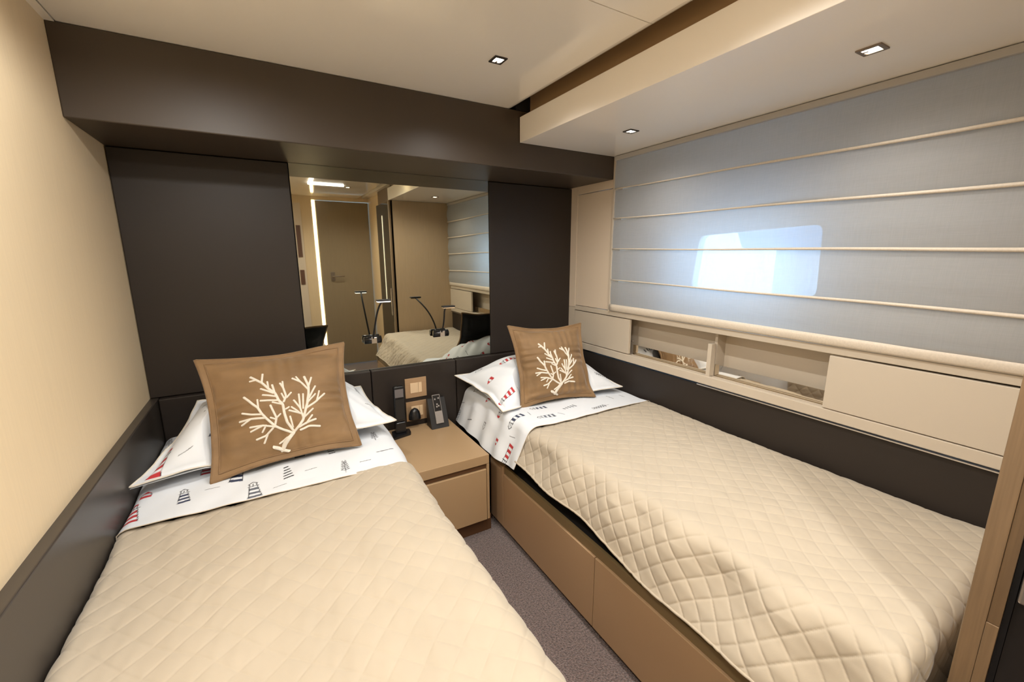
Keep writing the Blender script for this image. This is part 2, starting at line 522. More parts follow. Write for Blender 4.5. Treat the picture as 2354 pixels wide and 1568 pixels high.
# ------------------------------------------------------------------ roman blind
rb = root('roman_blind', V(1.54, 0.9, -.272)); tag(rb, 'sheer grey white roman blind lowered over the hull window', 'blind')
YB0, YB1 = YF + .004, 1.645
levels = [ZS - .003, 0.309, 0.166, 0.017, -0.138, -0.262]
def blind_panel(z1, z0, seed, last):
    nu, nv = 120, 26
    yy = np.linspace(YB0, YB1, nu)[:, None]; t_ = np.linspace(0, 1, nv)[None, :]
    tilt = (yy - 0.9) * 0.012
    bul = .010 * np.sin(np.pi * t_) ** 1.0 * (0.5 + t_) + .004 * np.clip((t_ - .75) / .25, 0, 1)
    wob = .0025 * snoise(yy * 1.0 + 0 * t_, t_ * .15 + 0 * yy, seed, 1.3) * (0.3 + t_)
    tl_ = np.clip((1.1 - yy) / .9, 0, 1)
    x = 1.5505 - bul * (0.45 + .9 * tl_) - wob - .001
    z = z1 + (z0 - z1) * t_ + tilt * (1 if not last else (1 - t_)) * np.clip(t_ * 3, 0, 1) * (0 if False else 1)
    P = np.stack([x * S + 0 * z, (yy + 0 * z) * S, z * S + ZC], -1)
    return fast_mesh('cloth_panel', P, grid_faces(nu, nv), 'blind_cloth', rb)
for i in range(5):
    blind_panel(levels[i], levels[i + 1], 11 + i, i == 4)
for i in range(1, 5):
    pts = []
    for k in range(50):
        y = YB0 + (YB1 - YB0) * k / 49
        tl_ = min(max((1.1 - y) / .9, 0), 1)
        pts.append(V(1.5505 - .006 - .006 * tl_, y, levels[i] + (y - .9) * .012 + .0015 * math.sin(y * 7 + i)))
    rad = [0.0032 + .0032 * min(max((1.3 - p[1] / S) / 1.1, 0), 1) for p in pts]
    v, f = tube(pts, rad, 8)
    finish('batten', v, f, 'batten_cream', rb, True)
# hem bar
pts_a = []
nu = 60
yy = np.linspace(YB0, YB1, nu)
prof = [(-.002, .008), (-.012, .006), (-.014, -.004), (-.013, -.020), (-.008, -.026), (0.0, -.026), (0.0, .008)]
P = []
for y in yy:
    wv = .004 * math.exp(-((y - .33) / .06) ** 2)
    for dx, dz in prof:
        P.append(V(1.551 + dx, y, -.262 + dz + (wv if dz > 0 else 0)))
k = len(prof); fs = []
for i in range(nu - 1):
    for j in range(k):
        fs.append([i * k + j, i * k + (j + 1) % k, (i + 1) * k + (j + 1) % k, (i + 1) * k + j])
fs += [list(range(k))[::-1], [(nu - 1) * k + j for j in range(k)]]
finish('hem_bar', P, fs, 'batten_cream', rb, True)
box('headrail', (1.535, 1.552, YB0, YB1, ZS - .022, ZS - .002), 'headrail_grey', rb, bev=.002)

# ------------------------------------------------------------------ wall cabinet under the blind
wc = root('wall_cabinet', V(1.58, 1.0, -.536)); tag(wc, 'long cream wall cabinet with open niche under the blind', 'cabinet')
XB = 1.65
box('top_rail', (1.552, 1.70, YF + .001, 1.944, -.3155, -.2905), 'cabinet_cream', wc, bev=.002)
box('end_stile', (1.553, 1.70, 1.945, 2.034, -.5355, -.301), 'cabinet_cream', wc, bev=.001)
box('bottom_rail', (1.548, 1.562, YF + .001, 1.944, -.5355, -.4985), 'cabinet_cream', wc, bev=.003)
box('niche_floor', (1.5625, 1.70, YF + .001, 1.944, -.5355, -.507), 'cabinet_cream', wc)
box('niche_back', (XB, 1.70, YF + .001, 1.944, -.5065, -.316), 'cabinet_cream', wc)
box('fiddle_strip', (1.588, 1.592, .62, 1.0505, -.5065, -.4500), 'mirror_strip', wc)
box('fiddle_strip', (1.588, 1.592, 1.0695, 1.5065, -.5065, -.4500), 'mirror_strip', wc)
box('sliding_track', (1.566, 1.570, .62, 1.505, -.5068, -.5000), 'cabinet_cream', wc, bev=.001)
box('sliding_track', (1.577, 1.581, .62, 1.505, -.5068, -.4985), 'cabinet_cream', wc, bev=.001)
box('door', (1.552, 1.567, 1.507, 1.942, -.495, -.3195), 'cabinet_cream', wc, bev=.0015)
box('door', (1.547, 1.562, YF + .002, .630, -.4955, -.3205), 'cabinet_cream', wc, bev=.0015)
box('divider', (1.5935, XB - .0005, 1.052, 1.064, -.5065, -.316), 'cabinet_cream', wc)
box('divider_post', (1.556, 1.5845, 1.051, 1.069, -.4985, -.362), 'cabinet_cream', wc, bev=.001)
v, f = tube([V(1.575, 1.495, -.43), V(1.575, 1.506, -.43)], .004, 8)
finish('door_stop', v, f, 'trim_steel', wc, True)

# ------------------------------------------------------------------ lights in the ceiling
def downlight(x, y, zz, sx, sy, trim, label, spot=True, power=SPOT_W, cone=152, blend=0.8):
    r = root('downlight', V(x, y, zz)); tag(r, label, 'ceiling light', 'recessed square downlights')
    z = zz
    t0 = .0035
    hw, hh = sx / 2, sy / 2
    iw, ih = hw * .66, hh * .66
    parts = [boxg(x - hw, x - iw, y - hh, y + hh, z - t0, z - .0002), boxg(x + iw, x + hw, y - hh, y + hh, z - t0, z - .0002),
             boxg(x - iw, x + iw, y - hh, y - ih, z - t0, z - .0002), boxg(x - iw, x + iw, y + ih, y + hh, z - t0, z - .0002)]
    v, f = join(parts); finish('trim_ring', v, f, trim, r)
    c = V(x, y, z)
    poly = rounded_poly([(c[0] - iw * S * .95, c[1] - ih * S * .95), (c[0] + iw * S * .95, c[1] - ih * S * .95),
                         (c[0] + iw * S * .95, c[1] + ih * S * .95), (c[0] - iw * S * .95, c[1] + ih * S * .95)], iw * S * .5)
    v, f = polyprism(poly, 'xy', c[2] - .0020, c[2] - .0003); finish('lamp', v, f, 'lamp_glow', r)
    box('spring_clip', (x - iw * .2, x + iw * .25, y + ih * .45, y + ih * 1.05, z - .0030, z - .0021), 'trim_steel', r)
    if spot:
        l = bpy.data.lights.new('downlight_beam', 'SPOT')
        l.energy = power; l.color = LAMP_COL; l.spot_size = math.radians(cone); l.spot_blend = blend; l.shadow_soft_size = 0.03
        lo = bpy.data.objects.new('downlight_beam', l); COL.objects.link(lo)
        lo.parent = r; lo.location = (0, 0, -.012)
        lo['kind'] = 'structure'
    return r
downlight(0.700, 1.290, ZCEIL, .043, .047, 'trim_black', 'square black rimmed downlight in the higher ceiling over the aisle', power=18.0)
downlight(1.287, 1.296, ZS, .046, .042, 'trim_black', 'black rimmed soffit downlight nearest the dark beam', power=SOFFIT_W, cone=150, blend=0.9)
downlight(1.284, 0.531, ZS, .046, .050, 'trim_steel', 'grey rimmed soffit downlight nearest the right edge', power=SOFFIT_W, cone=150, blend=0.9)
downlight(0.700, 0.530, ZCEIL, .043, .047, 'trim_black', 'added unseen downlight over the aisle between the beds and the door')  # added, out of view; continues the aisle row at its spacing
downlight(0.728, -.185, ZCEIL, .043, .047, 'trim_black', 'downlight beside the ceiling light frame, seen in the mirror')
downlight(-0.100, 0.950, ZCEIL, .043, .047, 'trim_black', 'added unseen downlight over the middle of the left bed', power=20.0, cone=176, blend=0.4)  # added lamp, out of view, to brighten the left wall and bed
downlight(-0.100, .180, ZCEIL, .043, .047, 'trim_black', 'added unseen downlight near the cream wall behind the left bed', power=29.0, cone=176, blend=0.4)  # second added lamp, also unseen, for more light on the left side

# warm LED frame in the ceiling near the door, seen in the mirror
lf = root('ceiling_light_frame', V(.62, .1, ZCEIL - .01)); tag(lf, 'warm rectangular LED line set in the ceiling, seen in mirror', 'ceiling light')
x0, x1, y0, y1 = .395, .80, -.10, .42
box('light_bar', (x0, x1 - .12, y0 - .007, y0 + .007, ZCEIL - .010, ZCEIL - .0005), 'led_glow', lf)
box('light_bar', (x0, x0 + .014, y0 + .0075, y1, ZCEIL - .010, ZCEIL - .0005), 'led_glow', lf)

# ------------------------------------------------------------------ beds: surface functions
ZT = -0.700

def bed_cloth(cfg, y_head, y_foot, na, nb, lift, foot_r, foot_tail, tail0_fn):
    x0, x1, r0, r1, tail1 = cfg['x0'], cfg['x1'], cfg['r0'], cfg['r1'], cfg['tail1']
    # along: b from head (0) to the foot hem
    flatb = y_head - (y_foot + foot_r) if foot_r else y_head - y_foot
    Lb = flatb + (math.pi / 2 * foot_r + foot_tail if foot_r else 0)
    b_ = np.linspace(0, Lb, nb)[None, :]
    if foot_r:
        th = np.clip((b_ - flatb) / foot_r, 0, np.pi / 2)
        y = np.where(b_ < flatb, y_head - b_, y_foot + foot_r - foot_r * np.sin(th))
        db = foot_r * (1 - np.cos(th)) + np.clip(b_ - flatb - math.pi / 2 * foot_r, 0, None)
    else:
        y = y_head - b_; db = 0 * b_
    t0 = tail0_fn(y)                                     # (1, nb)
    th0 = cfg.get('th0', math.pi / 2)                    # how far the edge turns down on the aisle side
    xs = x0 + r0 + cfg.get('skew', 0.0) * np.clip((1.38 - y) / 1.2, 0, 1)   # where the rounding starts, (1, nb)
    flat = (x1 - r1) - xs
    L = t0 + th0 * r0 + math.pi / 2 * r1 + flat + tail1
    u = np.linspace(0, 1, na)[:, None]
    a = u * L                                            # (na, nb)
    s = a - t0 - th0 * r0
    hang = np.clip(-s - th0 * r0, 0, None)
    x = np.where(s < 0, xs - r0 * np.sin(np.clip(-s / r0, 0, th0)) - hang * math.cos(th0),
                 np.where(s > flat, x1 - r1 + r1 * np.sin(np.clip((s - flat) / r1, 0, np.pi / 2)), xs + s))
    dx = np.where(s < 0, r0 * (1 - np.cos(np.clip(-s / r0, 0, th0))) + hang * math.sin(th0),
                  np.where(s > flat, r1 * (1 - np.cos(np.clip((s - flat) / r1, 0, np.pi / 2))) + np.clip(s - flat - math.pi / 2 * r1, 0, None), 0))
    db = db + 0 * dx
    drop = (dx ** 2.5 + db ** 2.5) ** (1 / 2.5)
    yy = y + 0 * dx
    z = ZT + lift - drop
    return xs + s, b_ + 0 * dx, x, yy, z, dx, db

def quilt_relief(s, bb, pitch, amp, w=0.16):
    p = (s + bb) / pitch; q = (s - bb) / pitch
    hp = np.abs(np.sin(np.pi * p)); hq = np.abs(np.sin(np.pi * q))
    nar = (1 - np.exp(-hp / .10)) * (1 - np.exp(-hq / .10))
    dome = (hp * hq) ** .6
    return amp * (.5 * nar + .5 * dome)

PITCH = 0.064     # survey units across one diamond diagonal

def make_quilt(cfg, name, label, y_head, y_foot, na, nb, tail_fn, foot_tail, seed, amp_top, amp_side, pitch=PITCH, x_in=None, foldamp=.009):
    s, bb, x, y, z, dx, db = bed_cloth(cfg, y_head, y_foot, na, nb, .004, .035, foot_tail, tail_fn)
    P = np.stack([x, y, z], -1)
    N = grid_normals(P)
    if N[na // 2, nb // 4, 2] < 0:
        N = -N
    side = np.clip(dx / .05, 0, 1)
    amp = amp_top + (amp_side - amp_top) * side
    wr = snoise(s, bb, seed, 2.2) * .0032 + snoise(s * 1.0, bb * .4, seed + 1, 9) * .0012 + snoise(s + .25 * bb, bb * .22, seed + 9, 26) * .00045
    # loose folds on the hanging side
    fold = snoise(s * .6, bb, seed + 2, 5.5) * foldamp * side
    sk = quilt_relief(s + .006 * snoise(s, bb, seed + 5, 3), bb + .006 * snoise(s, bb, seed + 6, 3), pitch, 1.0)
    disp = sk * amp + wr + fold
    P = P + N * disp[..., None]
    if x_in is not None:
        P[..., 0] = np.clip(P[..., 0], x_in[0], x_in[1])
    M = np.stack([P[..., 0] * S, P[..., 1] * S, P[..., 2] * S + ZC], -1)
    r = root(name, (M[..., 0].mean(), M[..., 1].mean(), M[..., 2].min()))
    tag(r, label, 'quilt', 'quilted bedspreads')
    qf = grid_faces(na, nb)
    up_ = N[na // 2, nb // 4]
    e1 = M[na // 2 + 1, nb // 4] - M[na // 2, nb // 4]; e2 = M[na // 2, nb // 4 + 1] - M[na // 2, nb // 4]
    fast_mesh('quilted_cloth', M, qf, 'quilt_ivory', r, flip=np.cross(e1, e2)[2] < 0)
    edge = [tuple(p) for p in M[0, ::3]] + [tuple(p) for p in M[::3, -1]] + [tuple(p) for p in M[::-1, :][:1, ::-3].reshape(-1, 3)]
    v, f = tube(edge, .0042, 6)
    finish('binding', v, f, 'quilt_binding', r, True)
    return r, M

LB = dict(x0=-.396, x1=.384, r0=.030, r1=.06, tail1=.16)
RB = dict(x0=.845, x1=1.556, r0=.050, r1=.035, tail1=.01, th0=1.13, skew=.035)

# ------------------------------------------------------------------ printed cotton
PR = 0.0010   # canvas texel in survey units
class Canvas:
    def __init__(self, w, h, base=(0.76, 0.785, 0.82)):
        self.nx, self.ny = int(w / PR), int(h / PR)
        self.c = np.ones((self.nx, self.ny, 3)) * np.array(base)
        self.X, self.Y = np.meshgrid(np.arange(self.nx) * PR, np.arange(self.ny) * PR, indexing='ij')
    def _win(self, cx, cy, r):
        i0, i1 = max(int((cx - r) / PR), 0), min(int((cx + r) / PR) + 1, self.nx)
        j0, j1 = max(int((cy - r) / PR), 0), min(int((cy + r) / PR) + 1, self.ny)
        return slice(i0, i1), slice(j0, j1)
    def poly(self, pts, col):
        pts = np.array(pts); c = pts.mean(0); r = np.abs(pts - c).max() + .004
        w = self._win(c[0], c[1], r); X, Y = self.X[w], self.Y[w]
        if X.size == 0: return
        ins = np.zeros(X.shape, bool); n = len(pts)
        for i in range(n):
            (xa, ya), (xb, yb) = pts[i], pts[(i + 1) % n]
            if ya == yb: continue
            k = ((ya > Y) != (yb > Y)) & (X < (xb - xa) * (Y - ya) / (yb - ya) + xa)
            ins ^= k
        self.c[w][ins] = col
    def line(self, a, b, wd, col):
        a = np.array(a); b = np.array(b); c = (a + b) / 2; r = np.abs(a - b).max() / 2 + wd + .003
        w = self._win(c[0], c[1], r); X, Y = self.X[w], self.Y[w]
        if X.size == 0: return
        d = b - a; L2 = (d ** 2).sum() + 1e-12
        t_ = np.clip(((X - a[0]) * d[0] + (Y - a[1]) * d[1]) / L2, 0, 1)
        k = (X - a[0] - t_ * d[0]) ** 2 + (Y - a[1] - t_ * d[1]) ** 2 < wd * wd
        self.c[w][k] = col
    def sample(self, x, y):
        i = np.clip(x / PR, 0, self.nx - 1.001); j = np.clip(y / PR, 0, self.ny - 1.001)
        i0 = i.astype(int); j0 = j.astype(int); fi = (i - i0)[..., None]; fj = (j - j0)[..., None]
        c = self.c
        return c[i0, j0] * (1 - fi) * (1 - fj) + c[i0 + 1, j0] * fi * (1 - fj) + c[i0, j0 + 1] * (1 - fi) * fj + c[i0 + 1, j0 + 1] * fi * fj

RED, NAVY, BLACK, GREY = (0.50, 0.045, 0.05), (0.045, 0.055, 0.10), (0.02, 0.02, 0.022), (0.13, 0.14, 0.17)
WHITE = (0.76, 0.785, 0.82)

def motif(cv, kind, cx, cy, ang, sc, rng):
    ca, sa = math.cos(ang), math.sin(ang)
    def T(p): return (cx + sc * (p[0] * ca - p[1] * sa), cy + sc * (p[0] * sa + p[1] * ca))
    def poly(ps, c): cv.poly([T(p) for p in ps], c)
    def line(a, b, w, c): cv.line(T(a), T(b), w * sc, c)
    if kind in (0, 1, 2):      # lighthouse with bands
        col = (RED, NAVY, GREY)[kind]
        n = 3
        for k in range(n):
            y0 = -.030 + k * .019; y1 = y0 + .010
            w0 = .0135 - .0018 * k * 1.2; w1 = w0 - .001
            poly([(-w0, y0), (w0, y0), (w1, y1), (-w1, y1)], col)
        line((-.011, .027), (.011, .027), .0012, BLACK)
        line((-.007, .028), (-.007, .040), .0010, BLACK); line((.007, .028), (.007, .040), .0010, BLACK)
        line((0, .028), (0, .040), .0010, BLACK)
        if kind == 0:
            poly([(-.010, .040), (.010, .040), (.006, .047), (0, .050), (-.006, .047)], col)
        else:
            line((-.009, .040), (0, .049), .0012, BLACK); line((.009, .040), (0, .049), .0012, BLACK)
        line((-.0135, -.030), (-.008, .027), .0008, BLACK); line((.0135, -.030), (.008, .027), .0008, BLACK)
    elif kind == 3:            # row of slanted black bars
        for k in range(5):
            y = -.03 + k * .014; w = .011 - k * .0013
            poly([(-w, y), (w, y + .004), (w, y + .009), (-w, y + .005)], BLACK)
    elif kind == 4:            # sketched tree
        line((0, -.035), (0, .03), .0009, BLACK)
        for k in range(6):
            y = -.02 + k * .010; r = .011 - k * .001
            for sd in (-1, 1):
                line((0, y), (sd * r, y + .006), .0011, BLACK); line((sd * r, y + .006), (sd * r * .4, y + .010), .0010, BLACK)
    elif kind == 5:            # little house, outlined
        ps = [(-.010, -.012), (.010, -.012), (.010, .004), (0, .015), (-.010, .004)]
        for i in range(5): line(ps[i], ps[(i + 1) % 5], .0011, BLACK)
        line((-.004, -.012), (-.004, -.002), .0010, BLACK); line((.004, -.002), (-.004, -.002), .0010, BLACK)
    elif kind == 6:            # long dash
        line((-.022, -.003), (.022, .004), .0014, BLACK)
    elif kind == 7:            # short red house
        poly([(-.011, -.014), (.011, -.014), (.011, -.004), (-.011, -.004)], RED)
        poly([(-.009, .004), (.009, .004), (0, .014)], RED)
        line((-.010, -.004), (-.007, .004), .0009, BLACK); line((.010, -.004), (.007, .004), .0009, BLACK)
    elif kind == 8:            # dot
        poly([(-.004, -.003), (.003, -.004), (.004, .003), (-.002, .004)], BLACK)

def printed(w, h, seed, ang, extra=(), step=.135, sc=1.3):
    cv = Canvas(w, h); rng = random.Random(seed)
    order = [0, 3, 5, 1, 4, 7, 2, 6]
    nx, ny = int(w / step) + 1, int(h / step) + 1
    k = 0
    for i in range(nx):
        for j in range(ny):
            cx = (i + .5 + rng.uniform(-.18, .18)) * step; cy = (j + .5 + (.5 if i % 2 else 0) + rng.uniform(-.15, .15)) * step
            motif(cv, order[(i * 3 + j * 5) % 8], cx, cy, ang + rng.uniform(-.15, .15), sc * rng.uniform(.8, 1.05), rng)
            if rng.random() < .45:
                motif(cv, rng.choice((6, 6, 8)), cx + step * .5, cy + rng.uniform(-.02, .02), ang + rng.uniform(-.3, .3), .8, rng)
    return cv

def make_sheet(cfg, label, y_head, y_foot, na, nb, tail_fn, seed, ang, foldamp, x_in):
    s, bb, x, y, z, dx, db = bed_cloth(cfg, y_head, y_foot, na, nb, .012, 0, 0, tail_fn)
    P = np.stack([x, y, z], -1)
    N = grid_normals(P)
    if N[na // 2, nb // 2, 2] < 0: N = -N
    side = np.clip(dx / .06, 0, 1)
    disp = snoise(s, bb, seed, 2.5) * .003 + snoise(s + bb * .7, bb * .25, seed + 1, 7) * .0012
    disp = disp + side * foldamp * (snoise(s * .15 + bb * 1.0, bb * .2, seed + 3, 7))
    disp = disp + .003 * np.clip((bb - bb.max() + .05) / .05, 0, 1)
    P = P + N * disp[..., None]
    P[..., 0] = np.clip(P[..., 0], x_in[0], x_in[1])
    M = np.stack([P[..., 0] * S, P[..., 1] * S, P[..., 2] * S + ZC], -1)
    a0 = s - s.min()
    cv = printed(a0.max() + .02, bb.max() + .02, seed, ang)
    # canvas y runs from the foot edge of the sheet to the head
    colr = cv.sample(a0, bb.max() - bb)
    e1 = M[na // 2 + 1, nb // 2] - M[na // 2, nb // 2]; e2 = M[na // 2, nb // 2 + 1] - M[na // 2, nb // 2]
    o = fast_mesh('bed_sheet', M, grid_faces(na, nb), 'printed_cotton', None, colr, flip=np.cross(e1, e2)[2] < 0)
    tag(o, label, 'bed sheet', 'lighthouse print sheets')
    v, f = tube([tuple(p) for p in M[::4, -1]], .0016, 5)
    h = finish('hem', v, f, 'batten_cream', o, True)
    return o

# ------------------------------------------------------------------ bed frames
def base_body(name, x0, x1, y0, y1, face, label):
    """platform bed with flush drawer fronts on the aisle side: face = -1 aisle on low x, +1 aisle on high x"""
    r = root(name, V((x0 + x1) / 2, (y0 + y1) / 2, ZF)); tag(r, label, 'bed', 'twin platform beds')
    if face < 0:
        box('plinth', (x0 + .05, x1, y0 + .01, y1, ZF, -1.195), 'black_gap', r)
        box('platform', (x0 + .020, x1, y0 + .004, y1, -1.1945, -.912), 'black_gap', r)
        box('side_rail', (x0 + .007, x0 + .0195, y0, 1.482, -.938, -.905), 'base_olive', r, bev=.001)
        for ya, yb in ((y0, .880), (.8825, 1.4815), (1.484, 1.60)):
            box('side_panel', (x0, x0 + .0195, ya, yb, -1.196, -.9395 if yb < 1.49 else -.905), 'base_tan', r, bev=.0015)
        box('mattress', (x0 + .075, x1 - .012, y0 + .03, y1 - .01, -.905, ZT - .026), 'mattress_ticking', r, bev=.05, seg=4)
    else:
        box('plinth', (x0, x1 - .05, y0 + .01, y1, ZF, -1.195), 'black_gap', r)
        box('platform', (x0, x1 - .020, y0 + .004, y1, -1.1945, -.912), 'black_gap', r)
        box('side_rail', (x1 - .0195, x1 - .007, y0, 1.49, -.938, -.905), 'base_olive', r, bev=.001)
        for ya, yb in ((y0, .880), (.8825, 1.49)):
            box('side_panel', (x1 - .0195, x1, ya, yb, -1.196, -.9395), 'base_tan', r, bev=.0015)
        box('mattress', (x0 + .012, x1 - .03, y0 + .03, y1 - .01, -.905, ZT - .026), 'mattress_ticking', r, bev=.05, seg=4)
    return r

base_body('single_bed', .811, 1.5575, YF + .012, 1.974, -1, 'platform bed with tan panelled side under the window')
base_body('single_bed', XL + .03, .370, .21, 1.974, 1, 'platform bed along the cream left wall')

# quilts and sheets
make_quilt(LB, 'bed_quilt', 'ivory diamond quilt on the bed along the cream wall', 1.338, .20, 440, 540, lambda y: .02 + 0 * y, .18, 3, .0030, .0036,
           pitch=.070, x_in=(XL + .030, .42), foldamp=.002)
def tail_r(y):
    return .106 + .072 * np.clip((1.35 - y) / .95, 0, 1) + .010 * np.sin(y * 11 + .4) * np.clip((1.3 - y) * 3, 0, 1)
make_quilt(RB, 'bed_quilt', 'ivory diamond quilt hanging over the window bed side', 1.352, .176, 470, 560, tail_r, .16, 21, .0031, .0048,
           pitch=.062, x_in=(.775, 1.557))
make_sheet(LB, 'white lighthouse print sheet turned down on the left bed', 1.972, 1.325, 420, 300, lambda y: .04 + 0 * y, 5, 0.0, .002, (XL + .029, .43))
make_sheet(RB, 'white lighthouse print sheet turned down on the window bed', 1.972, 1.340, 440, 300, lambda y: .150 + .012 * np.sin(y * 9) * np.clip((1.9 - y) * 3, 0, 1), 8, math.pi / 2, .008, (.770, 1.557))

# ------------------------------------------------------------------ pillows
CUSH_A = [(-0.236, 1.7504, -0.3494), (0.2451, 1.7598, -0.342), (0.2393, 1.5039, -0.6718), (-0.2081, 1.4876, -0.6884)]
CUSH_B = [(0.9803, 1.7323, -0.3351), (1.3612, 1.6534, -0.3411), (1.3377, 1.502, -0.6827), (0.9567, 1.5724, -0.6955)]

def patch(c, u, v):
    """bilinear patch; c = BL, BR, TR, TL"""
    u = u[..., None]; v = v[..., None]
    return (1 - u) * (1 - v) * c[0] + u * (1 - v) * c[1] + u * v * c[2] + (1 - u) * v * c[3]

def pillow(name, label, corners, puff, seed, ang, floor_z, press):
    """corners FL, FR, BR, BL in survey units; a soft pillow with a flat flange"""
    c = [np.array(p) for p in corners]
    r = None
    nu, nv = 330, 230
    u, v = np.meshgrid(np.linspace(0, 1, nu), np.linspace(0, 1, nv), indexing='ij')
    w = .035
    uu_, vv_ = np.clip((u - w) / (1 - 2 * w), 0, 1), np.clip((v - w) / (1 - 2 * w), 0, 1)
    body = (np.sin(np.pi * uu_) ** .5) * (np.sin(np.pi * vv_) ** .5)
    # edges pull in between the corners
    ue = u + (.5 - u) * .07 * np.sin(np.pi * v) * np.abs(2 * u - 1); ve = v + (.5 - v) * .10 * np.sin(np.pi * u) * np.abs(2 * v - 1)
    B = patch(c, ue, ve)
    N = grid_normals(B)
    if N[nu // 2, nv // 2, 2] < 0: N = -N
    wr = snoise(u * 1.2, v, seed, 2.0) * .006 + snoise(u + v * .5, v * .3, seed + 1, 8) * .0022
    P = B + N * (puff * body + wr * (.3 + body))[..., None]
    # flange waves
    P[..., 2] += (1 - np.clip(body * 3, 0, 1)) * .006 * snoise(u, v, seed + 2, 2.5)
    def pressed(A, t):
        # the cushion leans on the pillow and dents it
        TL, TR, BR, BL = [np.array(p) for p in press]
        cen = (TL + TR + BR + BL) / 4
        ex = (BR - BL) / np.linalg.norm(BR - BL); nb_ = np.cross(ex, TL - BL); nb_ /= np.linalg.norm(nb_)
        if nb_[1] < 0: nb_ = -nb_
        ez = np.cross(nb_, ex); ez = ez if ez[2] > 0 else -ez
        d = (A - cen) @ nb_; lx = (A - cen) @ ex; lz = (A - cen) @ ez
        hw = np.linalg.norm(BR - BL) / 2
        bulge = t * (np.clip(1 - (lx / (hw * 1.05)) ** 2, 0, 1) ** .5) * (np.clip(1 - (lz / (hw * 1.1)) ** 2, 0, 1) ** .3) + .012
        wgt = 1 / (1 + np.exp((np.abs(lx) - hw * 1.04) / .012))
        return A + nb_ * (np.clip(bulge - d, 0, None) * wgt)[..., None]
    P = pressed(P, .046)
    P[..., 1] = np.minimum(P[..., 1], 1.972)
    Q = B - N * (puff * .45 * body + .003)[..., None]
    Q = pressed(Q, .048)
    Q[..., 2] = np.maximum(Q[..., 2], floor_z)
    Q[..., 1] = np.minimum(Q[..., 1], 1.974)
    P[..., 2] = np.maximum(P[..., 2], Q[..., 2] + .002)
    P[..., 0] = np.clip(P[..., 0], XL + .03, XR + .003); Q[..., 0] = np.clip(Q[..., 0], XL + .03, XR + .003)
    T = lambda A: np.stack([A[..., 0] * S, A[..., 1] * S, A[..., 2] * S + ZC], -1)
    M, Mb = T(P), T(Q[::3, ::3])
    W_, H_ = np.linalg.norm(c[1] - c[0]), np.linalg.norm(c[3] - c[0])
    cv = printed(W_ + .02, H_ + .02, seed, ang)
    colr = cv.sample(u * W_, v * H_)
    r = root(name, (M[..., 0].mean(), M[..., 1].mean(), M[..., 2].min())); tag(r, label, 'pillow', 'lighthouse print pillows')
    e = np.cross(M[nu // 2 + 1, nv // 2] - M[nu // 2, nv // 2], M[nu // 2, nv // 2 + 1] - M[nu // 2, nv // 2])[2] < 0
    fast_mesh('pillow_case', M, grid_faces(nu, nv), 'printed_cotton', r, colr, flip=e)
    nb_, nc_ = Mb.shape[:2]
    fast_mesh('pillow_underside', Mb, grid_faces(nb_, nc_), 'printed_cotton', r, np.ones((nb_ * nc_, 3)) * np.array(WHITE), flip=not e)
    ring = [tuple(p) for p in M[::4, 0]] + [tuple(p) for p in M[-1, ::4]] + [tuple(p) for p in M[::-4, -1]] + [tuple(p) for p in M[0, ::-4]]
    v_, f_ = tube(ring, .0028, 6, closed=True)
    finish('flange_edge', v_, f_, 'coral_felt', r, True)
    return r

pillow('pillow', 'white lighthouse print pillow flat behind the bigger coral cushion',
       [(-.392, 1.480, -.645), (.388, 1.575, -.635), (.330, 1.960, -.590), (-.275, 1.960, -.555)], .150, 31, 0.0, ZT + .016, CUSH_A)
pillow('pillow', 'white lighthouse print pillow arched behind the smaller coral cushion',
       [(.840, 1.530, -.672), (1.510, 1.490, -.655), (1.500, 1.955, -.595), (.790, 1.950, -.605)], .140, 44, math.pi / 2, ZT + .016, CUSH_B)

